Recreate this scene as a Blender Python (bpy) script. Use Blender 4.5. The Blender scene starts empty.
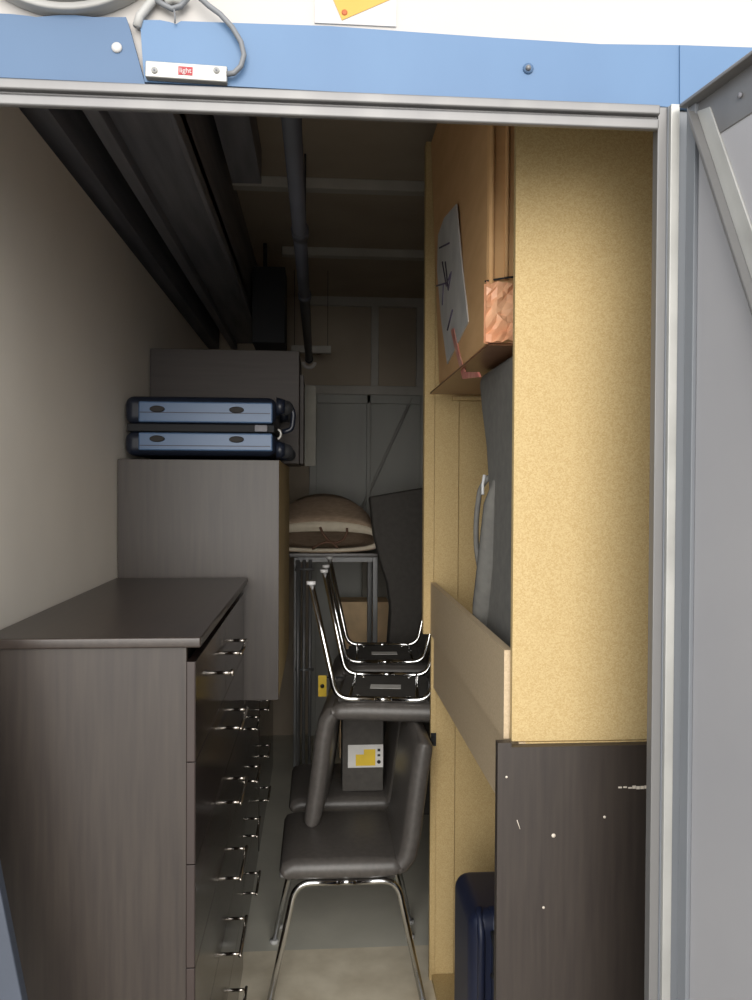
import bpy, bmesh, math, random
from mathutils import Vector, Matrix
random.seed(7)
S = bpy.context.scene
COL = S.collection
# ------------------------------------------------------------------ camera
F = 800.0
YAW, PITCH, ROLL = math.radians(4.15), math.radians(-0.86), -0.005
EYE = 1.70
cam_d = bpy.data.cameras.new('camera'); cam = bpy.data.objects.new('camera', cam_d); COL.objects.link(cam)
cam_d.sensor_fit = 'VERTICAL'; cam_d.sensor_height = 36.0; cam_d.lens = 36.0 * F / 1000.0
cam_d.clip_start = 0.05; cam_d.clip_end = 200
RM = (Matrix.Rotation(-YAW, 4, 'Z') @ Matrix.Rotation(math.radians(90) + PITCH, 4, 'X') @ Matrix.Rotation(-ROLL, 4, 'Z'))
cam.matrix_world = Matrix.Translation((0, 0, EYE)) @ RM
S.camera = cam
R3 = RM.to_3x3()
def at(x, y, Y):
    """point at depth Y seen at photo position x, y"""
    d = R3 @ Vector(((x - 376) / F, (500 - y) / F, -1.0))
    k = Y / d.y
    return Vector((d.x * k, Y, EYE + d.z * k))
# ------------------------------------------------------------------ light
w = bpy.data.worlds.new('overcast'); S.world = w; w.use_nodes = True
bg = w.node_tree.nodes['Background']; bg.inputs[0].default_value = (0.90, 0.95, 1.0, 1); bg.inputs[1].default_value = 1.0
sun_d = bpy.data.lights.new('sun', 'SUN'); sun = bpy.data.objects.new('sun', sun_d); COL.objects.link(sun)
sun_d.energy = 2.2; sun_d.angle = math.radians(50); sun_d.color = (1.0, 0.95, 0.88)
sun.rotation_euler = Vector((0.02, 1.0, -0.27)).to_track_quat('-Z', 'Y').to_euler()
S.view_settings.view_transform = 'Standard'; S.view_settings.look = 'None'
S.view_settings.gamma = 1.0; S.view_settings.use_curve_mapping = False
S.view_settings.exposure = 0.82
S.cycles.diffuse_bounces = 8; S.cycles.max_bounces = 12

# ------------------------------------------------------------------ materials
def lin(c, k=1.):
    return tuple(k*((v / 255) / 12.92 if v / 255 <= .04045 else (((v / 255) + .055) / 1.055) ** 2.4) for v in c)
def mat(name, rgb, rough=.6, metal=0., kind=None, rgb2=None, scale=8., bump=0., stretch=(1, 1, 1), spec=.5, amt=.5, k=1.):
    m = bpy.data.materials.new(name); m.use_nodes = True
    nt = m.node_tree; N = nt.nodes; L = nt.links; b = N['Principled BSDF']
    c1 = lin(rgb, k) + (1,)
    b.inputs['Base Color'].default_value = c1
    b.inputs['Roughness'].default_value = rough; b.inputs['Metallic'].default_value = metal
    b.inputs['Specular IOR Level'].default_value = spec
    c2 = lin(rgb2 or tuple(v * .85 for v in rgb), k) + (1,)
    tc = N.new('ShaderNodeTexCoord'); mp = N.new('ShaderNodeMapping'); mp.inputs['Scale'].default_value = stretch
    L.new(tc.outputs['Object'], mp.inputs[0])
    if kind == 'chip':
        n = N.new('ShaderNodeTexVoronoi'); n.inputs['Scale'].default_value = scale; fac = n.outputs['Color']
        sep = N.new('ShaderNodeSeparateColor'); L.new(fac, sep.inputs[0]); fac = sep.outputs[0]
        n2 = N.new('ShaderNodeTexNoise'); n2.inputs['Scale'].default_value = 3; L.new(mp.outputs[0], n2.inputs[0])
    else:
        n = N.new('ShaderNodeTexNoise'); n.inputs['Scale'].default_value = scale; n.inputs['Detail'].default_value = 6; fac = n.outputs['Fac']
    L.new(mp.outputs[0], n.inputs['Vector'])
    r = N.new('ShaderNodeValToRGB'); r.color_ramp.elements[0].position = .5 - amt / 2; r.color_ramp.elements[1].position = .5 + amt / 2
    if kind == 'chip': r.color_ramp.elements[0].position = 0; r.color_ramp.elements[1].position = 1
    r.color_ramp.elements[0].color = c2; r.color_ramp.elements[1].color = c1
    L.new(fac, r.inputs[0]); L.new(r.outputs[0], b.inputs['Base Color'])
    if bump:
        bp = N.new('ShaderNodeBump'); bp.inputs['Strength'].default_value = bump; bp.inputs['Distance'].default_value = .003
        L.new(fac, bp.inputs['Height']); L.new(bp.outputs[0], b.inputs['Normal'])
    return m
M = {}
M['chip'] = mat('chipboard', (234, 206, 150), .75, kind='chip', rgb2=(214, 182, 122), scale=420, bump=.25, k=0.64)
M['chip_dull'] = mat('melamine_back', (204, 182, 150), .6, kind='chip', rgb2=(190, 168, 136), scale=300, bump=.1, k=0.85)
M['dark'] = mat('dark_wood', (90, 79, 70), .45, rgb2=(66, 56, 52), scale=9, stretch=(9, 9, .55), bump=.06, amt=.6, k=.42)
M['dark_front'] = mat('dark_wood_front', (56, 46, 43), .14, rgb2=(52, 42, 40), scale=9, stretch=(9, 9, .55), amt=.6, k=0.62)
M['dark_top'] = mat('dark_wood_top', (74, 64, 58), .3, rgb2=(56, 48, 44), scale=7, stretch=(9, .7, 9), amt=.6, k=0.7)
M['edge'] = mat('reddish_edge', (92, 74, 68), .5, k=.33)
M['gap'] = mat('shadow_carcass', (30, 26, 25), .7)
M['chrome'] = mat('chrome', (225, 225, 225), .16, 1.0)
M['nickel'] = mat('satin_nickel', (215, 208, 200), .25, 1.0)
M['leather'] = mat('dark_grey_leather', (98, 93, 89), .42, rgb2=(82, 78, 75), scale=60, bump=.15, k=.75)
M['glide'] = mat('pale_plastic_glide', (205, 205, 205), .4)
M['sticker'] = mat('white_sticker', (222, 220, 216), .6, k=.9)
M['yellow'] = mat('yellow_label', (225, 190, 40), .5)
M['black'] = mat('black_plastic', (24, 25, 29), .75)
M['ink'] = mat('black_ink', (20, 20, 24), .6)
M['red'] = mat('red_label', (200, 40, 52), .5, k=0.6)
M['wallp'] = mat('painted_partition', (226, 218, 206), .7, rgb2=(217, 209, 197), scale=2.5, bump=.03)
M['ceil'] = mat('brown_ceiling_board', (222, 206, 184), .85, rgb2=(202, 186, 166), scale=3, k=.55)
M['beam'] = mat('grey_steel_beam', (150, 149, 154), .7, rgb2=(110, 110, 118), scale=5, stretch=(4, .4, 4), k=.75)
M['pale'] = mat('weathered_batten', (238, 234, 226), .8, rgb2=(214, 208, 198), scale=6, k=.55)
M['pipe'] = mat('black_pipe', (54, 56, 64), .5)
M['floor'] = mat('grey_floor', (206, 203, 190), .6, rgb2=(186, 184, 172), scale=4, bump=.03)
M['floorn'] = mat('pale_concrete', (236, 226, 204), .8, rgb2=(204, 192, 168), scale=9, bump=.06, k=.95)
M['steel'] = mat('grey_galvanised_frame', (170, 168, 166), .42, .35, rgb2=(150, 148, 148), scale=4, stretch=(3, 3, .5), k=0.5)
M['doorp'] = mat('light_grey_door_sheet', (208, 205, 206), .5, .1, rgb2=(194, 192, 195), scale=2.2, k=.56)
M['doorb'] = mat('grey_back_door', (226, 226, 218), .5, .0, rgb2=(204, 204, 196), scale=1.6, stretch=(3, 3, .4), k=.5)
M['blue'] = mat('blue_fascia_paint', (118, 160, 206), .5, rgb2=(108, 149, 196), scale=3, stretch=(2, 2, 1), k=.47)
M['blue_d'] = mat('blue_fascia_old_paint', (104, 138, 178), .55, rgb2=(94, 127, 167), scale=3, k=.5)
M['white'] = mat('white_wall_paint', (226, 220, 214), .7, rgb2=(218, 212, 206), scale=2, k=0.62)
M['paper'] = mat('white_paper', (236, 232, 228), .7, k=0.66)
M['amber'] = mat('amber_print', (240, 190, 84), .6, rgb2=(232, 178, 70), scale=10, k=0.6)
M['orange'] = mat('orange_print', (232, 120, 52), .6, k=0.55)
M['lampw'] = mat('lamp_grey_cover', (220, 218, 214), .6, k=.58)
M['cable'] = mat('grey_cable', (160, 162, 166), .5, k=0.5)
M['alu'] = mat('aluminium', (222, 220, 214), .4, .3, k=0.62)
M['card'] = mat('brown_cardboard', (214, 172, 122), .8, rgb2=(200, 156, 106), scale=5, stretch=(1, 1, 4), k=1.05)
M['tape'] = mat('brown_parcel_tape', (150, 108, 76), .3, rgb2=(128, 90, 64), scale=6)
M['ctape'] = mat('crumpled_orange_tape', (240, 190, 150), .25, rgb2=(222, 150, 110), scale=18, bump=1.0, k=1.0)
M['rtape'] = mat('red_fragile_tape', (196, 96, 92), .35, rgb2=(225, 180, 160), scale=25)
M['pen'] = mat('purple_pen', (92, 82, 104), .7)
M['bag'] = mat('dark_grey_fabric', (116, 114, 108), .85, rgb2=(102, 100, 96), scale=40, bump=.2)
M['bagd'] = mat('black_fabric', (72, 69, 65), .9, rgb2=(62, 59, 56), scale=40, bump=.2)
M['sblue'] = mat('suitcase_blue', (112, 146, 190), .4, rgb2=(100, 132, 176), scale=3, k=.5)
M['snavy'] = mat('suitcase_navy', (34, 42, 70), .45, k=.8)
M['sdark'] = mat('suitcase_black_corner', (26, 32, 46), .4)
M['weave'] = mat('brown_weave', (186, 162, 138), .85, rgb2=(160, 138, 116), scale=30, bump=.4, stretch=(1, 1, 4))
M['cream'] = mat('cream_cotton', (232, 220, 198), .85, rgb2=(218, 205, 182), scale=30)
M['rope'] = mat('brown_rope', (128, 96, 76), .8, scale=60)
M['tmetal'] = mat('dark_table_metal', (120, 120, 120), .4, .4)
M['tan'] = mat('pale_cardboard', (240, 208, 164), .8)
M['greyp'] = mat('grey_board', (176, 172, 160), .7, k=.6)
M['sill'] = mat('concrete_ground', (170, 165, 156), .9, rgb2=(150, 146, 138), scale=3)
M['stripm'] = mat('blue_grey_strip', (96, 104, 120), .6, k=.5)
M['espresso'] = mat('espresso_veneer', (84, 74, 70), .6, rgb2=(70, 62, 58), scale=9, stretch=(.5, 9, 9), k=.55)
M['gapgrey'] = mat('shaded_grey_flange', (160, 163, 168), .5, rgb2=(148, 152, 158), scale=3, k=.5)
M['chipmark'] = mat('exposed_core_chip', (228, 216, 200), .7)

# ------------------------------------------------------------------ mesh helpers
class MB:
    def __init__(s): s.v = []; s.f = []; s.mi = []; s.mats = []; s.sm = []
    def m(s, name):
        k = M[name]
        if k not in s.mats: s.mats.append(k)
        return s.mats.index(k)
    def add(s, vs, fs, mt, smooth=False):
        o = len(s.v); s.v += [tuple(v) for v in vs]; i = s.m(mt)
        for f in fs: s.f.append(tuple(o + k for k in f)); s.mi.append(i); s.sm.append(smooth)
        return s
    def box(s, x0, x1, y0, y1, z0, z1, mt, rot=None, piv=None):
        vs = [Vector(p) for p in ((x0,y0,z0),(x1,y0,z0),(x1,y1,z0),(x0,y1,z0),(x0,y0,z1),(x1,y0,z1),(x1,y1,z1),(x0,y1,z1))]
        if rot is not None:
            c = Vector(piv) if piv else sum(vs, Vector()) / 8
            vs = [c + rot @ (v - c) for v in vs]
        return s.add(vs, [(0,3,2,1),(4,5,6,7),(0,1,5,4),(1,2,6,5),(2,3,7,6),(3,0,4,7)], mt)
    def hexa(s, vs, mt):   # eight corners in box order
        return s.add(vs, [(0,3,2,1),(4,5,6,7),(0,1,5,4),(1,2,6,5),(2,3,7,6),(3,0,4,7)], mt)
    def prism(s, pts, ax, a0, a1, mt, smooth=False):
        """outline pts in the two other axes, extruded on axis ax from a0 to a1"""
        n = len(pts); vs = []
        for a in (a0, a1):
            for p, q in pts:
                vs.append({'x': (a, p, q), 'y': (p, a, q), 'z': (p, q, a)}[ax])
        fs = [tuple(range(n)), tuple(range(2*n-1, n-1, -1))] + [(i, i+n, (i+1) % n + n, (i+1) % n) for i in range(n)]
        return s.add(vs, fs, mt, smooth)
    def tube(s, pts, r, mt, seg=10, caps=True):
        pts = [Vector(p) for p in pts]; n = len(pts)
        rr = r if isinstance(r, (list, tuple)) else [r] * n
        vs = []; up = None
        for i, p in enumerate(pts):
            t = (pts[min(i+1, n-1)] - pts[max(i-1, 0)]).normalized()
            if up is None: up = Vector((0,0,1)) if abs(t.z) < .9 else Vector((1,0,0))
            a = t.cross(up).normalized(); b = a.cross(t).normalized(); up = b
            for k in range(seg):
                q = 2*math.pi*k/seg; vs.append(p + (a*math.cos(q) + b*math.sin(q)) * rr[i])
        fs = []
        for i in range(n-1):
            for k in range(seg):
                fs.append((i*seg+k, i*seg+(k+1) % seg, (i+1)*seg+(k+1) % seg, (i+1)*seg+k))
        if caps: fs += [tuple(range(seg-1, -1, -1)), tuple((n-1)*seg+k for k in range(seg))]
        return s.add(vs, fs, mt, True)
    def cyl(s, a, b, r, mt, seg=20): return s.tube([a, b], r, mt, seg)
    def build(s, name, parent=None, bevel=0, bseg=2, subsurf=0, shade=None):
        me = bpy.data.meshes.new(name); me.from_pydata(s.v, [], s.f)
        for k in s.mats: me.materials.append(k)
        for i, p in enumerate(me.polygons): p.material_index = s.mi[i]; p.use_smooth = s.sm[i]
        bm = bmesh.new(); bm.from_mesh(me); bmesh.ops.recalc_face_normals(bm, faces=bm.faces[:]); bm.to_mesh(me); bm.free()
        o = bpy.data.objects.new(name, me); COL.objects.link(o)
        if parent:
            o.parent = parent
            if parent.matrix_basis != Matrix.Identity(4) and parent.get('_base'):
                o.matrix_parent_inverse = Matrix.Identity(4)
        if bevel:
            b = o.modifiers.new('b', 'BEVEL'); b.width = bevel; b.segments = bseg; b.limit_method = 'ANGLE'; b.angle_limit = .6
            for p in me.polygons: p.use_smooth = True
            wn = o.modifiers.new('w', 'WEIGHTED_NORMAL'); wn.keep_sharp = True
        if subsurf:
            b = o.modifiers.new('s', 'SUBSURF'); b.levels = b.render_levels = subsurf
            for p in me.polygons: p.use_smooth = True
        return o
def arc(pts, r=.04, n=6):
    """polyline with rounded corners"""
    P = [Vector(p) for p in pts]; out = [P[0]]
    for i in range(1, len(P)-1):
        a = (P[i-1]-P[i]); b = (P[i+1]-P[i]); q = min(r, a.length*.45, b.length*.45)
        A = P[i]+a.normalized()*q; B = P[i]+b.normalized()*q
        for k in range(n+1):
            t = k/n; out.append(A*(1-t)**2 + P[i]*2*t*(1-t) + B*t*t)
    out.append(P[-1]); return out
def tag(o, label=None, cat=None, group=None, kind=None):
    for k, v in (('label', label), ('category', cat), ('group', group), ('kind', kind)):
        if v: o[k] = v
    return o
def root(name, loc, label, cat, group=None):
    """Empty at the base of a thing; parts are built in world coordinates and hung under it"""
    o = bpy.data.objects.new(name, None); COL.objects.link(o); o.location = loc; o.empty_display_size = .1
    return tag(o, label, cat, group)
def part(mb, name, parent, label=None, **k):
    """part given in world coordinates"""
    o = mb.build(name, None, **k); o.parent = parent
    p = parent; off = Vector()
    while p: off += p.location; p = p.parent
    o.data.transform(Matrix.Translation(-off))
    if label: o['label'] = label
    return o
def lpart(mb, name, parent, label=None, **k):
    """part given in the thing's own coordinates"""
    o = mb.build(name, None, **k); o.parent = parent
    if label: o['label'] = label
    return o
def struct(mb, name, **k): return tag(mb.build(name, **k), kind='structure')
def lettering(name, txt, size, loc, rot, mt, parent, ext=.0006):
    c = bpy.data.curves.new(name, 'FONT'); c.body = txt; c.size = size; c.extrude = ext; c.align_x = 'CENTER'; c.align_y = 'CENTER'
    o = bpy.data.objects.new(name, c); COL.objects.link(o)
    me = bpy.data.meshes.new_from_object(o); bpy.data.objects.remove(o)
    me.transform(Matrix.Translation(loc) @ rot.to_4x4()); me.materials.clear(); me.materials.append(M[mt])
    p = parent; off = Vector()
    while p: off += p.location; p = p.parent
    me.transform(Matrix.Translation(-off))
    o = bpy.data.objects.new(name, me); COL.objects.link(o); o.parent = parent
    return o

# ------------------------------------------------------------------ setting
YF = 1.30           # outside face of the front wall
XL, XR, YB, ZC = -.69, 1.00, 5.50, 3.00
jl = -.86; jr = at(657, 400, YF).x
zo = at(330, 116, YF).z      # top of the opening
struct(MB().box(-1.7, 1.1, 1.36, 2.93, -.06, 0, 'floorn'), 'floor')
struct(MB().box(-1.7, 1.1, 2.93, 5.56, -.06, 0, 'floor'), 'floor')  # farther floor, in a greyer tone than the stretch by the opening
struct(MB().box(-8, 8, -9, 1.36, -.09, -.03, 'sill'), 'floor')
struct(MB().box(XL-.05, XL, 1.38, 5.5, 0, 2.57, 'wallp'), 'wall_left')
struct(MB().box(-1.75, -1.69, 1.38, 5.56, 0, ZC, 'beam'), 'wall_left')
struct(MB().box(XR, XR+.06, 1.38, 5.56, 0, ZC, 'chip_dull'), 'wall_right')
struct(MB().box(-1.75, 1.06, 1.30, 5.56, ZC, ZC+.06, 'ceil'), 'ceiling')
# front wall: pieces around the opening
fw = MB().box(-4, jl, YF, 1.38, -.03, 4.2, 'white').box(jr+.05, 4, YF, YF+.03, -.03, 4.2, 'white').box(jl, jr+.05, YF, YF+.03, zo+.05, 4.2, 'white')
struct(fw, 'wall_front')
# back wall boards above, door below
zl = at(370, 390, YB-.05).z
bw = MB().box(-1.75, 1.06, YB, YB+.06, zl, ZC, 'ceil').box(-1.75, -.06, YB, YB+.06, 0, zl, 'ceil').box(.76, 1.06, YB, YB+.06, 0, zl, 'ceil')
struct(bw, 'wall_back')
for n, (a, b, c, d) in enumerate([(-.06, .80, zl-.03, zl+.03), ]):
    struct(MB().box(a, b, YB-.04, YB, c, d, 'pale'), 'trim_1', bevel=.004)
for px, wd in ((375, .05), (421, .06)):
    X = at(px, 340, YB-.04).x
    struct(MB().box(X-wd/2, X+wd/2, YB-.035, YB, zl+.03, ZC, 'pale'), 'trim_2', bevel=.003)
struct(MB().box(-.1, .98, YB-.04, YB, ZC-.06, ZC, 'pale'), 'trim_3')
# back door
dr = root('door_2', (.35, YB+.02, 0), None, None); dr['kind'] = 'structure'
part(MB().box(-.06, .76, YB, YB+.04, 0, zl-.03, 'doorb'), 'door_panel', dr)
f = MB()
for x0, x1 in ((-.06, -.01), (.33, .36), (.70, .76)): f.box(x0, x1, YB-.03, YB, 0, zl-.03, 'doorb')
f.box(-.01, .70, YB-.03, YB, zl-.09, zl-.03, 'doorb')
part(f, 'door_frame', dr, bevel=.004)
a = at(412, 398, YB-.02); b = at(345, 545, YB-.02)
part(MB().tube([a, b], .012, 'doorb', 6), 'brace', dr)
# rafters crossing the ceiling
for py, x0 in ((190, 200), (256, 300)):
    Y = 1.27 * 800 / (488 - py); 
    struct(MB().box(-.62 if py < 200 else -.2, 1.0, Y-.03, Y+.03, ZC-.045, ZC, 'pale'), 'trim_4', bevel=.004)
# long steel members above the left partition
t = MB()
t.box(-.58, -.36, 1.42, 5.4, 2.66, 2.70, 'beam').box(-.58, -.565, 1.42, 5.4, 2.70, 2.95, 'beam').box(-.375, -.36, 1.42, 5.4, 2.62, 3.0, 'beam').box(-.58, -.54, 1.42, 5.4, 2.62, 2.66, 'beam')
struct(t, 'trim_5', bevel=.003)
struct(MB().box(-.90, -.66, 1.42, 5.4, 2.62, 2.98, 'beam'), 'trim_6')
struct(MB().box(-.33, -.22, 1.42, 3.1, 2.86, 2.99, 'beam'), 'trim_7')
struct(MB().box(-1.69, 1.0, 1.38, 1.42, 2.60, 3.0, 'beam'), 'trim_8')

# opening frame
hd = MB()
def yz(x0, x1, Y, ytop0, ytop1, ybot0, ybot1, thick, mt, mb, xa=-.95, xb=None):
    """long strip on the front wall from the photo lines (left and right ends)"""
    A = at(x0, ytop0, Y); B = at(x1, ytop1, Y); C = at(x1, ybot1, Y); D = at(x0, ybot0, Y)
    xb = B.x if xb is None else xb
    def ext(P, Q, x): return P.z + (Q.z-P.z) * (x-P.x)/(Q.x-P.x)
    zs = (ext(A, B, xa), ext(A, B, xb), ext(D, C, xb), ext(D, C, xa))
    vs = []
    for yy in (Y, Y+thick):
        vs += [(xa, yy, zs[3]), (xb, yy, zs[2]), (xb, yy, zs[1]), (xa, yy, zs[0])]
    mb.hexa([vs[0], vs[1], vs[5], vs[4], vs[3], vs[2], vs[6], vs[7]], mt)
xj = at(657, 110, YF-.02).x
yz(0, 655, YF-.035, 77, 104, 88, 114, .04, 'steel', hd, xb=xj)
yz(0, 655, YF-.024, 87, 113, 94, 120, .03, 'steel', hd, xb=xj)
yz(0, 655, YF-.03, 93, 118, 104, 129, .012, 'steel', hd, xb=xj)
struct(hd, 'trim_9', bevel=.003)
# left jamb (outside the frame) and right jamb
struct(MB().box(jl-.03, jl+.03, YF-.03, 1.34, -.03, zo+.04, 'steel'), 'trim_10', bevel=.003)
jb = MB()
x0 = at(655, 400, YF-.02).x; x1 = at(665, 400, YF-.02).x; x2 = at(677, 400, YF-.032).x
zj = at(665, 104, YF-.03).z
jb.box(x0, x1, YF-.02, YF+.0, -.03, zj, 'steel').box(x1, x2, YF-.032, YF+.0, -.03, zj, 'alu').box(x1-.002, x1+.0005, YF-.024, YF-.002, -.03, zj, 'gapgrey').box(x2-.002, jr+.06, YF-.008, YF+.0, -.03, zj, 'gapgrey')
struct(jb, 'trim_11', bevel=.004)

# blue fascia in two lengths with a torn gap between
def outline(pts, Y, thick, mt, name, **k):
    P = [at(x, y, Y) for x, y in pts]
    return MB().prism([(p.x, p.z) for p in P], 'y', Y, Y+thick, mt)
Yb = YF-.012
left = [(-120, 6), (-10, 13), (12, 14), (30, 16), (36, 17), (60, 15), (75, 15), (92, 17), (126, 17), (129, 26), (145, 84), (60, 80), (-120, 72)]
mb = outline(left, Yb-.004, .014, 'blue_d', '')
struct(mb, 'trim_12')
right = [(140, 20), (160, 20), (170, 22), (176, 24), (181, 21), (240, 23), (330, 26), (400, 31), (500, 38), (600, 44), (680, 45), (740, 47), (740, 112), (655, 106), (400, 95), (228, 86), (144, 82)]
mb = outline(right, Yb, .012, 'blue', '')
struct(mb, 'trim_13')
mb = outline([(680, 45), (800, 49), (800, 115), (680, 108)], Yb-.003, .006, 'blue', '')
struct(mb, 'trim_14')
def disc(px, py, Y, r, h, mt, mb=None):
    p = at(px, py, Y); return (mb or MB()).tube([(p.x, Y, p.z), (p.x, Y-h*.6, p.z), (p.x, Y-h, p.z)], [r, r, r*.6], mt, 16)
p = at(117, 48, Yb)
tag(disc(117, 48, Yb-.004, .008, .004, 'paper').build('screw_cap'), 'white round screw cap on the left blue fascia board', 'screw cap')
mb = disc(528, 69, Yb, .0085, .004, 'blue_d'); disc(528, 68.5, Yb-.003, .0045, .006, 'steel', mb)
tag(mb.build('bolt'), 'small blue painted bolt in the middle of the long blue fascia', 'bolt')

# alarm contact
P0 = at(145, 63, Yb-.014); P1 = at(227, 79, Yb-.014); cx, cz = (P0.x+P1.x)/2, (P0.z+P1.z)/2
s = root('door_contact_sensor', (cx, Yb, cz), 'silver magnetic door contact with red label on the blue fascia', 'sensor')
rot = Matrix.Rotation(math.radians(1.6), 3, 'Y')
W2, H2 = (P1.x-P0.x)/2, .0125
part(MB().box(cx-W2, cx+W2, Yb-.014, Yb, cz-H2, cz+H2, 'alu', rot), 'body', s, bevel=.002)
for px in (154.5, 216.5):
    q = at(px, 70.5, Yb-.014); 
    part(MB().tube([(q.x, Yb-.014, q.z), (q.x, Yb-.016, q.z)], .0048, 'alu', 16).tube([(q.x, Yb-.016, q.z), (q.x, Yb-.0165, q.z)], .002, 'beam', 8), 'screw', s)
part(MB().box(cx-.012, cx+.010, Yb-.0148, Yb-.0139, cz-.0065, cz+.0065, 'red', rot), 'red_label', s, 'red brand label with white lettering')
lettering('lettering', 'light', .011, (cx-.001, Yb-.0152, cz), Matrix.Rotation(math.radians(90), 3, 'X'), 'paper', s, .0003)
pts = [at(x, y, Yb-.012) for x, y in ((227, 74), (234, 73), (241, 66), (244, 55), (241, 42), (232, 27), (220, 14), (209, 6), (200, -2), (190, -14), (180, -40))]
part(MB().tube(pts, .0042, 'cable', 10), 'cable', s, 'grey flexible conduit')
# loose cable and fitting above the fascia
c = root('cable_gland', at(165, 5, YF), 'pale grey cable fitting with hanging ties above the blue fascia gap', 'cable fitting')
part(MB().tube([at(x, y, YF-.012) for x, y in ((137, 27), (140, 16), (148, 6), (157, -4), (166, -14))], .007, 'lampw', 10), 'cable', c)
part(MB().tube([at(x, y, YF-.014) for x, y in ((156, 0), (164, 5), (172, 9), (181, 6), (188, -2))], .0045, 'cable', 8), 'cable_tie', c)
part(MB().tube([at(x, y, YF-.010) for x, y in ((165, 2), (173, -2), (183, 2))], .009, 'lampw', 8), 'clamp', c)
part(MB().tube([at(x, y, Yb-.006) for x, y in ((174, 9), (175, 16), (175, 23))], .0015, 'cable', 6), 'thread', c)
# round lamp at top left
q = at(67, -101, YF)
l = root('bulkhead_lamp', (q.x, YF, q.z), 'round pale grey bulkhead lamp above left end of blue fascia', 'lamp')
part(MB().tube([(q.x, YF, q.z), (q.x, YF-.03, q.z)], .188, 'lampw', 64), 'base', l, bevel=.004)
part(MB().tube([(q.x, YF-.03, q.z), (q.x, YF-.05, q.z), (q.x, YF-.065, q.z), (q.x, YF-.07, q.z)], [.178, .17, .12, .03], 'lampw', 64), 'cover', l)
# notice
A = at(315, -70, YF); B = at(396, 27.5, YF)
n = root('paper_notice', (A.x, YF, B.z), 'white paper notice with amber arrow tip above the blue fascia', 'notice')
part(MB().box(A.x, B.x, YF-.003, YF, B.z, A.z, 'paper'), 'sheet', n)
pp = [at(x, y, YF-.003) for x, y in ((342, 20.5), (332, -3), (325, -25), (345, -40), (420, -20), (392, -1))]
pp = [p for p in pp]; pp[4] = at(394, -15, YF-.003)
part(MB().prism([(p.x, p.z) for p in pp], 'y', YF-.0042, YF-.003, 'amber'), 'arrow', n, 'amber arrow shape')
part(disc(344.5, 12.5, YF-.0042, .0048, .0008, 'orange'), 'dot', n, 'orange dot')

# right door leaf, standing open towards the viewer
H = Vector((at(676, 400, YF-.05).x + .002, YF-.045, 0))
ang = math.radians(10.5)
def dl(s_, n_, z):    # s along the leaf away from the hinge, n towards the inside face, z up
    u = Vector((math.sin(ang), -math.cos(ang), 0)); v = Vector((-math.cos(ang), -math.sin(ang), 0))
    p = H + u*s_ + v*n_; return (p.x, p.y, z)
def dbox(mb, s0, s1, n0, n1, z0, z1, mt, zs=None):
    a0, a1 = (z1, z1) if zs is None else zs
    mb.hexa([dl(s0,n0,z0), dl(s1,n0,z0), dl(s1,n1,z0), dl(s0,n1,z0), dl(s0,n0,a0), dl(s1,n0,a1), dl(s1,n1,a1), dl(s0,n1,a0)], mt); return mb
LW = .92; zt = at(665, 99, YF-.06).z; zb = .03
d = root('door_1', H, None, None); d['kind'] = 'structure'
part(dbox(MB(), .0, LW, -.03, -.022, zb, zt, 'doorp'), 'door_panel', d)
f = MB()
dbox(f, 0, LW, -.03, .0, zt-.006, zt, 'steel')       # top flange
dbox(f, 0, LW, -.03, -.02, zt-.075, zt, 'steel')
dbox(f, 0, .022, -.022, -.014, zb, zt-.006, 'gapgrey')
dbox(f, LW-.04, LW, -.03, .0, zb, zt, 'steel'); dbox(f, 0, LW, -.03, .0, zb, zb+.05, 'steel')
part(f, 'door_frame', d, bevel=.0015)
# diagonal brace: angle section from the hinge corner down
bs = MB()
za = zt - .008
sl = .46; dz = 1.08
def bb(n0, n1, w0, w1, mt):
    k = math.hypot(sl, dz); px, pz = dz/k, sl/k
    def P(s_, z, w, n_): return dl(s_ + px*w, n_, z + pz*w)
    bs.hexa([P(.02+sl, za-dz, w0, n0), P(.02+sl, za-dz, w1, n0), P(.02+sl, za-dz, w1, n1), P(.02+sl, za-dz, w0, n1),
             P(.02, za-.01, w0, n0), P(.02, za-.03, w1, n0), P(.02, za-.03, w1, n1), P(.02, za-.01, w0, n1)], mt)
bb(-.022, -.002, .0, .004, 'steel'); bb(-.022, -.018, .0, .034, 'alu')
part(bs, 'brace', d, bevel=.001)
q = dl(.12, -.019, zt-.04)
part(MB().tube([q, dl(.12, -.016, zt-.04)], .004, 'beam', 10), 'rivet', d)

# overhead pipe
zp = 2.45; xp = -.055
r = root('ceiling_pipe', (xp, 1.6, zp), 'long black pipe hung under the ceiling ending in white ring', 'pipe')
part(MB().tube([(xp-.002, 1.45, zp), (xp, 4.7, zp)], .021, 'pipe', 16), 'pipe_length', r)
for Y in (2.37, 3.15):
    part(MB().tube([(xp, Y-.03, zp), (xp, Y+.03, zp)], .026, 'pipe', 16), 'coupling', r)
    part(MB().tube([(xp, Y, zp+.02), (xp, Y, ZC)], .004, 'pipe', 8), 'hanger', r)
part(MB().tube([(xp, 4.66, zp), (xp, 4.70, zp), (xp, 4.72, zp)], .024, 'pipe', 14), 'elbow', r)
ring = [Vector((xp + .033*math.cos(a), 4.65, zp-.026+ .03*math.sin(a))) for a in [math.pi*k/12 for k in range(12, 25)]]
part(MB().tube(ring, .010, 'paper', 8), 'ring', r, 'white plastic ring')
A = at(291, 345, 4.8); B = at(331, 353, 4.8)
r = root('timber_batten', (A.x, 4.8, A.z), 'short pale batten hung across behind the end of the black pipe', 'batten')
part(MB().box(A.x, B.x, 4.8, 4.84, B.z, A.z, 'pale'), 'board', r, bevel=.003)
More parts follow.
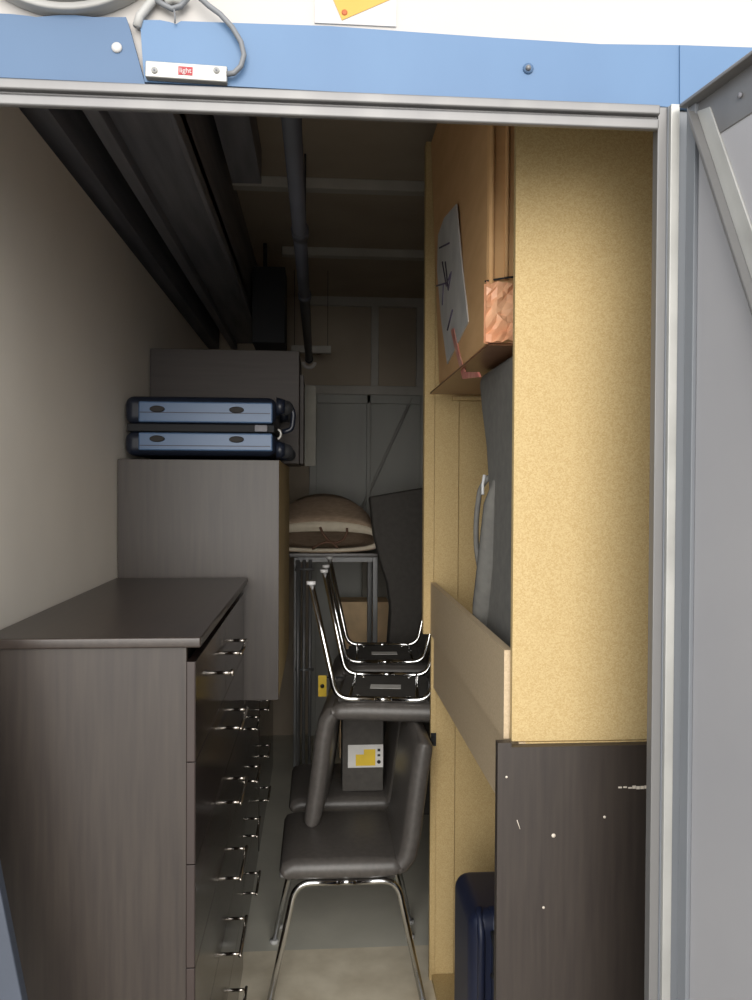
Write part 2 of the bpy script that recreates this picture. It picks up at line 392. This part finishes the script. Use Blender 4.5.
for X in (A.x+.02, B.x-.02): part(MB().tube([(X, 4.82, A.z-.01), (X, 4.82, ZC)], .002, 'pipe', 6), 'wire', r)
A = at(252, 266, 4.2); B = at(285, 343, 4.2)
mb = MB().box(A.x, B.x, 4.2, 4.45, B.z, A.z, 'black').box(A.x+.05, A.x+.07, 4.3, 4.34, A.z, ZC, 'black')
tag(mb.build('equipment_box', bevel=.005), 'black box hanging from the ceiling left of the black pipe', 'box')

# ------------------------------------------------------------------ shelving unit on the right
XS = .392
XL2 = .402
Y0, Y1 = 1.55, 2.74
zs = 1.199
u = root('chipboard_wardrobe', (.66, 2.17, zs), 'tall raw chipboard wardrobe carcass with open front stacked on dark cabinet', 'wardrobe')
zt2 = 2.88
part(MB().box(XS, .95, Y0, Y0+.018, zs, zt2, 'chip'), 'side_panel', u, bevel=.0015)
part(MB().box(XS, .475, Y1-.02, Y1, zs+.018, zt2, 'chip').box(.477, .93, Y1-.012, Y1, zs+.018, zt2, 'chip'), 'side_panel', u, bevel=.001)
part(MB().box(.356, XS-.001, Y1-.022, Y1+.02, zs, zt2, 'chip'), 'stile', u, 'narrow bright chipboard edge', bevel=.001)
part(MB().box(.93, .95, Y0+.018, Y1, zs, zt2, 'chip'), 'back_panel', u)
part(MB().box(XS, .93, Y0+.018, Y1-.02, zs, zs+.018, 'chip'), 'bottom_panel', u)
part(MB().box(XS-.012, XS+.006, Y0+.019, Y1-.024, zs+.018, zs+.178, 'chip_dull').box(XS-.012, XS-.0005, Y0+.019, Y1-.024, zs, zs+.018, 'chip_dull'), 'front_rail', u, 'pale melamine rail board')
part(MB().box(.45, .60, Y1-.04, Y1-.02, 2.0, 2.012, 'chip'), 'cleat', u)
u.rotation_euler.z = -.012
l_ = root('dark_open_cabinet', (.66, 2.17, 0), 'dark wood cabinet with chipped side panel and open raw back beneath wardrobe', 'cabinet')
mb = MB().box(.351, .95, Y0-.022, Y0-.002, 0, zs-.003, 'dark').box(.351, .378, Y0-.022, Y0-.002, zs-.003, zs+.006, 'dark')
Yc = Y0-.022
for px, py, rr in ((553.5, 835.5, .0042), (604.5, 817, .0028), (543.5, 907.5, .0026), (506.5, 777, .0024)):
    q = at(px, py, Yc); mb.tube([(q.x, Yc+.001, q.z), (q.x, Yc-.0006, q.z)], rr, 'chipmark', 7)
for px in (620, 625, 630, 634, 638, 642, 646, 650):
    q = at(px, 787.5 + random.uniform(-.6, .8), Yc); hh = .0015 if px < 634 else .003
    mb.box(q.x-.0035, q.x+.0035, Yc-.0006, Yc+.001, q.z-hh, q.z+hh, 'chipmark')
q = at(517, 820, Yc); q2 = at(520, 829, Yc); mb.tube([q, q2], .0008, 'chipmark', 5)
part(mb, 'side_panel', l_, 'dark veneer panel with pale chips')
part(MB().box(XL2-.004, XL2+.010, Y0, Y1-.024, zs-.182, zs-.001, 'chip_dull'), 'rail', l_, 'pale melamine rail board')
part(MB().box(.390, .409, Y1-.022, Y1, 0, zs-.002, 'chip').box(.409, .475, Y1-.018, Y1, 0, zs-.02, 'chip').box(.477, .95, Y1-.01, Y1, 0, zs-.02, 'chip'), 'side_panel', l_, 'raw chipboard inner panel', bevel=.001)
part(MB().box(.93, .95, Y0, Y1-.02, 0, zs-.02, 'chip'), 'back_panel', l_)
part(MB().box(XL2+.010, .95, Y0, Y1-.02, zs-.018, zs-.001, 'chip'), 'top_panel', l_)
part(MB().box(XL2-.004, .93, Y0, Y1-.022, 0, .02, 'chip'), 'bottom_panel', l_)
q = at(434, 740, Y1-.03)
part(MB().box(q.x-.010, q.x+.008, Y1-.026, Y1-.022, q.z-.022, q.z+.022, 'black').tube([(q.x-.004, Y1-.03, q.z+.012), (q.x-.014, Y1-.032, q.z), (q.x-.004, Y1-.03, q.z-.012)], .003, 'black', 6), 'bracket', l_, 'small black bracket')

# dark grey bag behind the wardrobe side
g = root('upright_bag', (.5, 1.85, zs+.018), 'dark grey zipped bag standing upright inside the chipboard wardrobe', 'bag')
prof = [(1.66, 1.24), (1.66, 2.0), (1.70, 2.010), (2.12, 2.010), (2.15, 1.99), (2.11, 1.90), (2.05, 1.80), (2.02, 1.70), (2.03, 1.60), (2.05, 1.50), (2.10, 1.40), (2.18, 1.30), (2.22, 1.225), (1.70, 1.224)]
part(MB().prism(prof, 'x', .43, .70, 'bag'), 'body', g, bevel=.03, bseg=4)
hp = [(.435, 2.02, 1.73), (.418, 2.045, 1.70), (.412, 2.065, 1.62), (.414, 2.07, 1.54), (.43, 2.06, 1.45)]
part(MB().tube(arc(hp, .05), .007, 'bag', 8), 'handle', g)
part(MB().tube([(.436, 1.93, 1.72), (.430, 1.95, 1.66), (.428, 1.97, 1.52), (.430, 2.02, 1.40), (.436, 2.08, 1.27)], [.01, .022, .03, .034, .03], 'bag', 10), 'pocket', g)
part(MB().tube([(.424, 2.02, 1.735), (.420, 2.02, 1.71), (.418, 2.01, 1.685)], .004, 'glide', 8), 'zip_pull', g, 'pale zip pull')

# long carton on top of the bag
cb = root('cardboard_box', (.5, 2.2, 2.018), 'large brown cardboard box with white label lying high in the wardrobe', 'box')
def cp(X, Y, Z):      # box tilted a little: corners
    return (X, Y, Z)
xf0, xf1 = .368, .405
bz = 2.018
vs = [(xf0, 1.74, bz), (.88, 1.74, bz), (.88, 2.67, bz), (xf1, 2.67, bz), (xf0-.0, 1.74, bz+.84), (.88, 1.74, bz+.84), (.88, 2.67, bz+.84), (xf1-.035, 2.67, bz+.84)]
part(MB().hexa(vs, 'card'), 'carton', cb, bevel=.012, bseg=3)
def side(Y, z, off=.0015):
    t = (Y-1.74)/.93; h = (z-bz)/.84
    return Vector((xf0 + (xf1-xf0)*t - .035*t*h - off, Y, z))
def sidequad(mb, ps, mt, off=.0015):
    # quads lie on the slanted aisle face
    fr = [side(Y, z, off) for Y, z in ps]; bk = [side(Y, z, -.002) for Y, z in ps]; n_ = len(ps)
    mb.add(fr+bk, [tuple(range(n_)), tuple(range(2*n_-1, n_-1, -1))] + [(i, (i+1) % n_, (i+1) % n_+n_, i+n_) for i in range(n_)], mt); return mb
def onside(px, py):   # point of the aisle face seen at px, py
    d_ = R3 @ Vector(((px-376)/F, (500-py)/F, -1)); k = (xf0+.02)/d_.x; Y = d_.y*k
    for _ in range(8): k = (side(Y, EYE + d_.z*k).x)/d_.x; Y = d_.y*k
    return (Y, EYE + d_.z*k)
lab = [onside(x, y) for x, y in ((456, 204), (462, 270), (468, 322), (447, 364), (441, 320), (437, 270), (438, 235), (444, 218))]
lb = part(sidequad(MB(), lab, 'sticker'), 'shipping_label', cb, 'white paper shipping label')
pn = MB()
for ln in (((440, 248), (450, 243)), ((446, 262), (449, 290), (452, 272)), ((444, 285), (443, 305)), ((437, 286), (447, 283)), ((453, 310), (448, 330)), ((443, 262), (447, 286), (451, 274))):
    pn.tube([side(*onside(x, y), off=.003) for x, y in ln], .0028, 'pen', 5)
part(pn, 'handwriting', lb, 'purple pen scribble')
tp = MB(); sidequad(tp, [onside(x, y) for x, y in ((454, 328), (459, 352), (465, 372), (478, 372), (480, 377), (463, 379), (456, 352), (451, 330))], 'rtape', .003)
part(tp, 'red_tape', cb, 'torn red and white tape')
part(MB().box(.372, .88, 1.742, 2.66, bz-.003, bz+.002, 'tape'), 'bottom_tape', cb, 'brown tape under the box')
ct = MB(); random.seed(3)
grid = []; nx, nz = 9, 9
for i in range(nx+1):
    for j in range(nz+1):
        grid.append(Vector((.362 + .105*i/nx, 1.728 - random.uniform(0, .018), bz + .002 + .128*j/nz + random.uniform(-.004, .004))))
n0 = len(grid)
grid += [Vector((p.x, 1.742, p.z)) for p in grid]
fs = [(i*(nz+1)+j, (i+1)*(nz+1)+j, (i+1)*(nz+1)+j+1, i*(nz+1)+j+1) for i in range(nx) for j in range(nz)]
ct.add(grid, fs + [tuple(n0+k for k in f_) for f_ in fs], 'ctape')
part(ct, 'corner_tape', cb, 'crumpled orange clear tape')
part(MB().tube([(.362, 1.735, bz+.135), (.41, 1.725, bz+.142), (.47, 1.73, bz+.150)], .0022, 'ink', 6), 'pen_line', cb)
part(MB().tube([(.376, 1.735, bz+.02), (.376, 1.735, bz+.82)], .007, 'card', 8).tube([(.41, 1.737, bz+.14), (.412, 1.737, bz+.82)], .005, 'card', 8), 'corner_fold', cb)

# navy suitcase low in the cabinet
nv = root('navy_suitcase', (.55, 2.35, 0), 'navy ribbed hard suitcase standing inside the dark cabinet', 'suitcase')
part(MB().box(.418, .80, 2.14, 2.42, .05, .515, 'snavy'), 'shell', nv, bevel=.045, bseg=5)
rb = MB()
for k in range(9):
    X = .45 + k*.038; rb.tube(arc([(X, 2.139, .09), (X, 2.139, .47), (X, 2.139+.04, .517)], .03), .011, 'snavy', 8)
part(rb, 'ribs', nv)
for X in (.45, .76): part(MB().tube([(X-.015, 2.2, .025), (X+.015, 2.2, .025)], .025, 'black', 16), 'wheel', nv)
for X in (.45, .76): part(MB().tube([(X-.015, 2.37, .025), (X+.015, 2.37, .025)], .025, 'black', 16), 'wheel', nv)
part(MB().tube(arc([(.482, 2.135, .47), (.482, 2.10, .45), (.482, 2.10, .37), (.482, 2.135, .35)], .02), .009, 'black', 8), 'handle', nv)

nv.location.z = .02
# ------------------------------------------------------------------ dressers along the left
def handle(parent, X, Ya, Yb_, z):
    mb = MB(); h = .034
    if Ya == Yb_: return part(mb.tube([(X, Ya, z), (X+h, Ya, z)], .0048, 'nickel', 8).tube([(X+h-.003, Ya, z), (X+h+.004, Ya, z)], .009, 'nickel', 12), 'knob', parent)
    mb.tube([(X, Ya, z), (X+h, Ya, z)], .0048, 'nickel', 8).tube([(X, Yb_, z), (X+h, Yb_, z)], .0048, 'nickel', 8)
    mb.tube([(X+h, Ya-.012, z), (X+h, Yb_+.012, z)], .0052, 'nickel', 8)
    return part(mb, 'handle', parent)
def dresser(name, lab, Xb, Xf, Ya, Yb_, zh, rows, hy, split=False, top='dark_top', ov=.012):
    r = root(name, ((Xb+Xf)/2, (Ya+Yb_)/2, 0), lab, 'dresser')
    XC = Xf-.019
    body = MB().box(Xb, XC, Ya, Ya+.018, 0, zh-.022, 'dark').box(Xb, XC, Yb_-.018, Yb_, 0, zh-.022, 'dark').box(Xb, Xb+.01, Ya+.018, Yb_-.018, 0, zh-.022, 'dark')
    body.box(Xb+.01, XC-.02, Ya+.018, Yb_-.018, .03, zh-.03, 'gap')
    part(body, 'carcass', r, bevel=.001)
    part(MB().box(Xb, Xf+ov, Ya-.012, Yb_+(.0 if split else 0), zh-.022, zh, top), 'top', r, 'glossy dark top board', bevel=.004)
    rows = list(rows)
    edges = [zh-.052] + [(rows[i]+rows[i+1])/2 + .01 for i in range(len(rows)-1)] + [.035]
    for i, z in enumerate(rows):
        spans = [(Ya, Yb_, [hy])]
        if split and i == 0:
            m_ = (Ya+Yb_)/2; spans = [(Ya, m_-.002, [(m_-.16, m_-.16)]), (m_+.002, Yb_, [hy])]
        for a, b, hs in spans:
            D = part(MB().box(XC, Xf, a, b, edges[i+1]+.001, edges[i]-.001, 'dark_front').box(XC+.001, Xf-.002, a-.0008, a+.001, edges[i+1]+.001, edges[i]-.001, 'edge'), 'drawer', r, bevel=.0015)
            for h0, h1 in hs: handle(D, Xf, h0, h1, z)
    return r
dresser('tall_dresser', 'tall dark wood dresser nearest the opening against left wall', -.685, -.252, 1.68, 2.77, 1.39,
        (1.225, 1.01, .795, .575, .355, .13), (2.31, 2.50), split=True)
dresser('low_dresser', 'dark wood dresser under the plain dark cabinet, second from opening', -.685, -.262, 2.84, 3.62, .956,
        (.78, .58, .37, .15), (3.06, 3.22))
dresser('low_dresser', 'dark dresser farthest from the opening, behind the two other dressers', -.685, -.262, 3.66, 4.80, .84,
        (.66, .44, .232), (3.76, 3.92))
# cabinet lying on top
c2 = root('plain_cabinet', (-.41, 3.3, .958), 'plain dark cabinet with raw chipboard side standing on the second dresser', 'cabinet')
part(MB().box(-.685, -.135, 2.80, 2.818, .958, 1.795, 'dark'), 'front_panel', c2, bevel=.0015)
part(MB().box(-.685, -.147, 2.818, 3.80, .96, 1.795, 'dark'), 'carcass', c2)
part(MB().box(-.147, -.135, 2.819, 3.80, .96, 1.795, 'chip'), 'side_panel', c2, 'raw chipboard side')
# dark box piece behind the suitcase
c3 = root('dark_box_cabinet', (-.38, 3.5, 1.796), 'dark low cabinet behind the blue suitcase on top of plain cabinet', 'cabinet')
part(MB().box(-.684, -.078, 3.33, 3.75, 1.797, 2.265, 'espresso'), 'carcass', c3, bevel=.003)
part(MB().box(-.682, -.080, 3.318, 3.33, 1.800, 2.262, 'espresso'), 'door', c3, bevel=.001)
part(MB().box(-.076, -.062, 3.36, 3.74, 1.80, 2.17, 'espresso').box(-.062, -.012, 3.70, 3.74, 1.80, 2.17, 'greyp'), 'side_strip', c3, 'pale narrow side strip')

# blue suitcase
sc = root('blue_suitcase', (-.41, 3.0, 1.796), 'blue hard suitcase with black corners lying flat on the plain cabinet', 'suitcase')
xa, xb = at(124, 430, 2.86).x, at(276, 430, 2.86).x
za_, zb_ = 1.798, 1.798+.222
zm = (za_+zb_)/2 - .0
def rnd(x0, x1, z0, z1, r, n=6):
    o = []
    for cx_, cz_, a0 in ((x1-r, z1-r, 0), (x0+r, z1-r, 90), (x0+r, z0+r, 180), (x1-r, z0+r, 270)):
        for k in range(n+1):
            q = math.radians(a0+90*k/n); o.append((cx_+r*math.cos(q), cz_+r*math.sin(q)))
    return o
part(MB().box(xa, xb, 2.86, 3.26, za_+.012, zm-.012, 'sdark'), 'lower_shell', sc, bevel=.03, bseg=5)
part(MB().box(xa, xb, 2.86, 3.26, zm+.012, zb_, 'sdark'), 'upper_shell', sc, bevel=.03, bseg=5)
part(MB().box(xa+.008, xb-.006, 2.868, 3.25, zm-.014, zm+.014, 'black'), 'zip_band', sc, bevel=.004)
for z0, z1 in ((za_+.03, zm-.018), (zm+.018, zb_-.02)):
    pn_ = part(MB().box(xa+.05, xb-.012, 2.852, 2.875, z0, z1, 'sblue'), 'shell_panel', sc, 'blue side panel', bevel=.006, bseg=3)
    zc = (z0+z1)/2
    part(MB().box(xa+.055, xb-.02, 2.8495, 2.853, zc-.016 if z0 < zm-.02 and z0 < za_+.04 else zc-.004, (zc-.013 if z0 < za_+.04 else zc-.001), 'snavy'), 'groove', pn_)
    for t in (.22, .74):
        X = xa + (xb-xa)*t
        e = [(X+.026*math.cos(a), zc+.009+.0115*math.sin(a)) for a in [2*math.pi*k/20 for k in range(20)]]
        part(MB().prism(e, 'y', 2.842, 2.853, 'gap'), 'foot', pn_, bevel=.003)
for z in (za_+.037, zb_-.03):
    for Y in (2.90, 3.2):
        part(MB().tube([(xb+.0, Y, z), (xb+.03, Y, z)], [.034, .026], 'sdark', 14).tube([(xb+.034, Y-.012, z-.004), (xb+.034, Y+.012, z-.004)], .026, 'black', 18), 'wheel', sc)
part(MB().tube(arc([(xb, 2.9, zb_-.02), (xb+.04, 2.9, zb_-.012), (xb+.062, 2.9, zb_-.05), (xb+.055, 2.9, zm), (xb+.02, 2.9, zm-.01)], .02), .009, 'sdark', 8), 'handle', sc)
rg = [Vector((xb+.004+.014*math.cos(a), 2.856, zm-.02+.017*math.sin(a))) for a in [math.radians(k) for k in range(-80, 100, 20)]]
part(MB().tube(rg, .0045, 'alu', 8), 'pull_ring', sc, 'silver zip ring')
part(MB().box(xb-.075, xb-.03, 2.853, 2.868, zm-.012, zm+.012, 'beam'), 'lock', sc, bevel=.003)

# ------------------------------------------------------------------ chairs
def pad(prof, w, th, mt, cell=6):
    """closed cushion: centreline prof in (y,z) swept over width w with rounded rim"""
    P = [Vector(p) for p in prof]; n = len(P); m_ = 14
    vs = []; rows_ = []
    for i, p in enumerate(P):
        t = (P[min(i+1, n-1)]-P[max(i-1, 0)]).normalized(); nn = Vector((-t.y, t.x))
        ring_ = []
        endk = .55 if i in (0, n-1) else (.9 if i in (1, n-2) else 1.)
        T = th*endk/2
        for k in range(m_):
            pass
        half = w/2; r_ = T
        prof2 = []
        for a in range(-90, 91, 30): prof2.append((half-r_+r_*math.cos(math.radians(a)), T*math.sin(math.radians(a))))
        for a in range(90, 271, 30): prof2.append((-half+r_+r_*math.cos(math.radians(a)), T*math.sin(math.radians(a))))
        for (x, q) in prof2:
            c = p + nn*q; ring_.append((x, c.x, c.y))
        rows_.append(ring_)
    k = len(rows_[0]); mb = MB(); allv = [v for r_ in rows_ for v in r_]
    fs = [(i*k+j, i*k+(j+1) % k, (i+1)*k+(j+1) % k, (i+1)*k+j) for i in range(n-1) for j in range(k)]
    fs += [tuple(range(k-1, -1, -1)), tuple((n-1)*k+j for j in range(k))]
    mb.add(allv, fs, mt, True); return mb
def make_chair(lab):
    r = root('dining_chair', (0, 0, 0), lab, 'chair', None)
    seat = lpart(pad([(-.205, .452), (-.198, .458), (-.17, .464), (-.05, .463), (.08, .462), (.15, .464), (.185, .468)], .43, .07, 'leather'), 'seat', r)
    lpart(pad([(.165, .458), (.178, .468), (.20, .50), (.212, .56), (.222, .65), (.236, .76), (.248, .835), (.253, .862), (.255, .87)], .43, .062, 'leather'), 'backrest', r)
    zr = .418
    for sx in (-1, 1):
        X = sx*.19
        fl = arc([(sx*.207, -.255, .006), (X, -.165, zr), (X, -.02, zr)], .05)
        L1 = lpart(MB().tube(fl, .0105, 'chrome', 10), 'leg', r)
        rl = arc([(sx*.205, .255, .006), (X, .165, zr), (X, .02, zr)], .05)
        L2 = lpart(MB().tube(rl, .0105, 'chrome', 10), 'leg', r)
        lpart(MB().tube([(X, -.03, zr), (X, .03, zr)], .0107, 'chrome', 10), 'side_rail', r)
        for L_, p in ((L1, fl[0]), (L2, rl[0])):
            lpart(MB().tube([(p.x, p.y, 0), (p.x, p.y, .012)], .0165, 'glide', 14), 'glide', L_, 'pale plastic foot glide')
    for Y in (-.12, .12):
        lpart(MB().tube([(-.19, Y, zr), (.19, Y, zr)], .006, 'chrome', 8), 'cross_bar', r)
    lpart(MB().box(-.175, .175, -.16, .16, .421, .432, 'bagd'), 'base_board', r, 'black underside board')
    for sx in (-.15, .15):
        for Y in (-.09, .09): lpart(MB().tube([(sx, Y, .424), (sx, Y, .416)], .008, 'chrome', 10), 'screw', r)
    lpart(MB().box(-.032, .026, -.06, .055, .4195, .4212, 'sticker'), 'sticker', r, 'white sticker on the underside')
    return r
def copy_tree(o, parent=None):
    c = o.copy(); COL.objects.link(c); c.parent = parent
    for ch in list(o.children): copy_tree(ch, c)
    return c
UP = Matrix(((0, 1, 0), (-1, 0, 0), (0, 0, 1)))                        # front faces the dressers
DOWN = Matrix.Rotation(math.pi, 3, 'Y') @ UP                            # turned upside down
ch0 = make_chair('dark grey leather chair standing upright nearest the opening, seat facing up')
poses = [(ch0, UP, (.098, 2.775, 0), 0, None),
         (None, DOWN, (.255, 3.0, 1.370), -.12, 'upside-down leather chair, nearer of the two with chrome legs pointing up'),
         (None, UP, (.11, 3.29, 0), 0, 'upright leather chair hidden in shadow behind the nearest upright chair'),
         (None, DOWN, (.30, 3.60, 1.372), -.05, 'upside-down leather chair, farther of the two, just below the bag')]
chairs = []
for o, mx, loc, tilt, lab in poses:
    if o is None: o = copy_tree(ch0)
    o.rotation_euler = (Matrix.Rotation(tilt, 3, 'Z') @ mx).to_euler(); o.location = loc
    if lab: o['label'] = lab
    o['group'] = 'dark grey leather dining chairs stacked in the aisle'
    chairs.append(o)
# yellow tag on the farther inverted chair: rear face, in that chair's own coordinates
B = chairs[3]
lpart(MB().box(.216, .218, .25, .285, .47, .56, 'yellow').box(.2155, .2175, .18, .26, .475, .482, 'ink').tube([(.218, .268, .515), (.2195, .268, .515)], .009, 'ink', 10), 'paper_tag', B, 'yellow tag with black dot')
# dark box with label resting on the hidden chair
bx = root('black_carton', (.17, 3.2, .5), 'small black carton with yellow and white label beneath the upside-down chairs', 'box')
A_ = at(348, 745, 3.14); B_ = at(383, 767, 3.14)
part(MB().box(.10, .262, 3.14, 3.34, .501, .80, 'bagd'), 'carton', bx, bevel=.004)
lb_ = part(MB().box(A_.x, B_.x, 3.1385, 3.141, B_.z, A_.z, 'sticker'), 'label', bx, 'white and yellow product label')
wx = B_.x-A_.x; wz = A_.z-B_.z
part(MB().box(A_.x+wx*.22, A_.x+wx*.78, 3.1375, 3.139, B_.z+wz*.08, A_.z-wz*.42, 'yellow').box(A_.x+wx*.45, A_.x+wx*.78, 3.1375, 3.139, A_.z-wz*.42, A_.z-wz*.2, 'yellow'), 'print', lb_, 'yellow printed area')
part(MB().tube([(B_.x-wx*.12, 3.139, B_.z+wz*.24), (B_.x-wx*.12, 3.137, B_.z+wz*.24)], wx*.055, 'ink', 10).box(B_.x-wx*.16, B_.x-wx*.08, 3.1375, 3.139, A_.z-wz*.3, A_.z-wz*.18, 'ink').box(B_.x-wx*.16, B_.x-wx*.08, 3.1375, 3.139, A_.z-wz*.52, A_.z-wz*.42, 'ink'), 'symbols', lb_)

# ------------------------------------------------------------------ things at the back
zt_ = at(330, 553, 4.4).z
xl, xr = at(291, 600, 4.4).x, at(379, 600, 4.4).x
tb = root('tall_table', ((xl+xr)/2, 4.65, 0), 'tall dark metal table carrying the cream-rimmed bag at the back', 'table')
part(MB().box(xl-.01, xr+.005, 4.38, 4.92, zt_-.022, zt_, 'dark_top'), 'tabletop', tb, bevel=.003)
for X in (xl+.015, xr-.035):
    for Y in (4.42, 4.88):
        part(MB().box(X, X+.028, Y-.014, Y+.014, 0, zt_-.022, 'tmetal'), 'leg', tb, bevel=.003)
part(MB().box(xl+.043, xr-.035, 4.41, 4.43, zt_-.05, zt_-.022, 'tmetal').box(xl+.043, xr-.035, 4.87, 4.89, zt_-.05, zt_-.022, 'tmetal'), 'apron', tb)
# folded metal stand beside the table
fs_ = root('folded_stand', (-.07, 4.3, 0), 'folded dark metal stand with upright bars left of the tall table', 'stand')
for k in range(3):
    X = at(298 + k*6, 600, 4.3).x
    part(MB().tube([(X, 4.30+.01*k, .0), (X, 4.30+.01*k, zt_-.03)], .009, 'tmetal', 8), 'bar', fs_)
part(MB().tube([(at(295, 600, 4.3).x, 4.31, .72), (at(314, 600, 4.3).x, 4.31, .72)], .008, 'tmetal', 8).tube([(at(295, 600, 4.3).x, 4.31, zt_-.08), (at(314, 600, 4.3).x, 4.31, zt_-.08)], .008, 'tmetal', 8), 'cross_bar', fs_)
# bag lying on the table, opening towards us
bgx0, bgx1 = at(268, 540, 4.42).x, at(379, 540, 4.42).x
zc_ = zt_ + .008
bg_ = root('woven_bag', ((bgx0+bgx1)/2, 4.6, zc_), 'brown woven bag with cream rim and rope handles lying on tall table', 'bag')
cxm = (bgx0+bgx1)/2; hw = (bgx1-bgx0)/2
def loop(Y, sx, zlow, ztop, n_=28):
    o = []
    for k in range(n_):
        a = 2*math.pi*k/n_; c_, s_ = math.cos(a), math.sin(a)
        x = cxm + sx*hw*c_ + 0; mid = (zlow+ztop)/2; hh = (ztop-zlow)/2
        if s_ > 0: z = zlow + .05 + (ztop-zlow-.05)*(abs(s_)**.62)
        else: z = zlow + .05 - .05*abs(s_)**.55
        o.append((x, Y, z))
    return o
rings = [loop(4.40, 1.0, zc_, zc_+.165), loop(4.46, .98, zc_, zc_+.20), loop(4.6, .92, zc_, zc_+.29), loop(4.75, .82, zc_, zc_+.31), loop(4.86, .6, zc_, zc_+.24)]
mb = MB(); k = 28
allv = [v for r_ in rings for v in r_]
fs = [(i*k+j, i*k+(j+1) % k, (i+1)*k+(j+1) % k, (i+1)*k+j) for i in range(len(rings)-1) for j in range(k)] + [tuple((len(rings)-1)*k+j for j in range(k))]
mb.add(allv, fs, 'weave', True)
o = part(mb, 'body', bg_)
sl_ = o.modifiers.new('t', 'SOLIDIFY'); sl_.thickness = .006; sl_.offset = 1
r1 = loop(4.385, 1.02, zc_, zc_+.165); r2 = loop(4.392, .93, zc_+.016, zc_+.112); r3 = loop(4.44, .93, zc_+.016, zc_+.112); r4 = loop(4.44, 1.0, zc_, zc_+.168)
allv = r1+r2+r3+r4
fs = [(i*k+j, i*k+(j+1) % k, ((i+1) % 4)*k+(j+1) % k, ((i+1) % 4)*k+j) for i in range(4) for j in range(k)]
part(MB().add(allv, fs, 'cream', True), 'rim', bg_, 'cream cotton rim')
hpts = [at(x, y, 4.372) for x, y in ((320, 527), (323, 534), (329, 541), (336, 543), (343, 540), (347, 533), (347, 528))]
part(MB().tube(hpts, .007, 'rope', 8), 'handle', bg_, 'brown rope handle')
hpts = [at(x, y, 4.36) for x, y in ((312, 549), (318, 545), (326, 542), (333, 543), (338, 548))]
part(MB().tube(hpts, .007, 'rope', 8), 'handle', bg_, 'brown rope handle')
# black padded panel standing right at the back
Y = 4.10
ol = [(370, 497), (423, 488), (450, 486), (450, 819), (384, 819), (386, 690), (389, 640), (391, 610), (388, 585), (380, 560), (374, 535)]
pts = [at(x, y, Y) for x, y in ol]; pts = [(p.x, max(p.z, .0)) for p in pts]
tag(MB().prism(pts, 'y', Y, Y+.14, 'bagd').build('padded_headboard', bevel=.012, bseg=3), 'black padded headboard standing upright behind the chipboard wardrobe', 'headboard')
# carton and grey board behind the table
A = at(340, 602, 5.0)
cbx = root('tall_carton', (.27, 5.25, 0), 'tall plain tan carton standing on floor behind the tall table', 'box')
part(MB().box(A.x, A.x+.31, 5.0, 5.22, 0, A.z, 'tan'), 'carton', cbx, bevel=.003)
ol = [(362, 548), (383, 550), (389, 565), (392, 585), (391, 603), (388, 618), (387, 760), (362, 790)]
pts = [at(x, y, 5.27) for x, y in ol]
pts = [(p.x, p.z) for p in pts]; pts[-1] = (pts[-1][0], 0); pts[-2] = (pts[-2][0], 0)
tag(MB().prism(pts, 'y', 5.27, 5.31, 'greyp').build('grey_board', bevel=.006), 'grey round-shouldered board standing behind right leg of tall table', 'board')
# slanted blue-grey strip against the left wall, for the wedge at lower left
a0 = at(22, 1000, 1.45); a1 = at(0, 890, 1.45); sl2 = (a1.x-a0.x)/(a1.z-a0.z)
xb0 = a0.x - sl2*a0.z; ztp = (XL+.012-xb0)/sl2
mb = MB().prism([(xb0, 0), (xb0-.12, 0), (XL+.001, (XL+.001-xb0+.12)/sl2), (XL+.001, (XL+.001-xb0)/sl2)], 'y', 1.45, 1.475, 'stripm')
tag(mb.build('slanted_strip', bevel=.003), 'slanted blue-grey strip on the left wall before the tall dresser', 'rail')
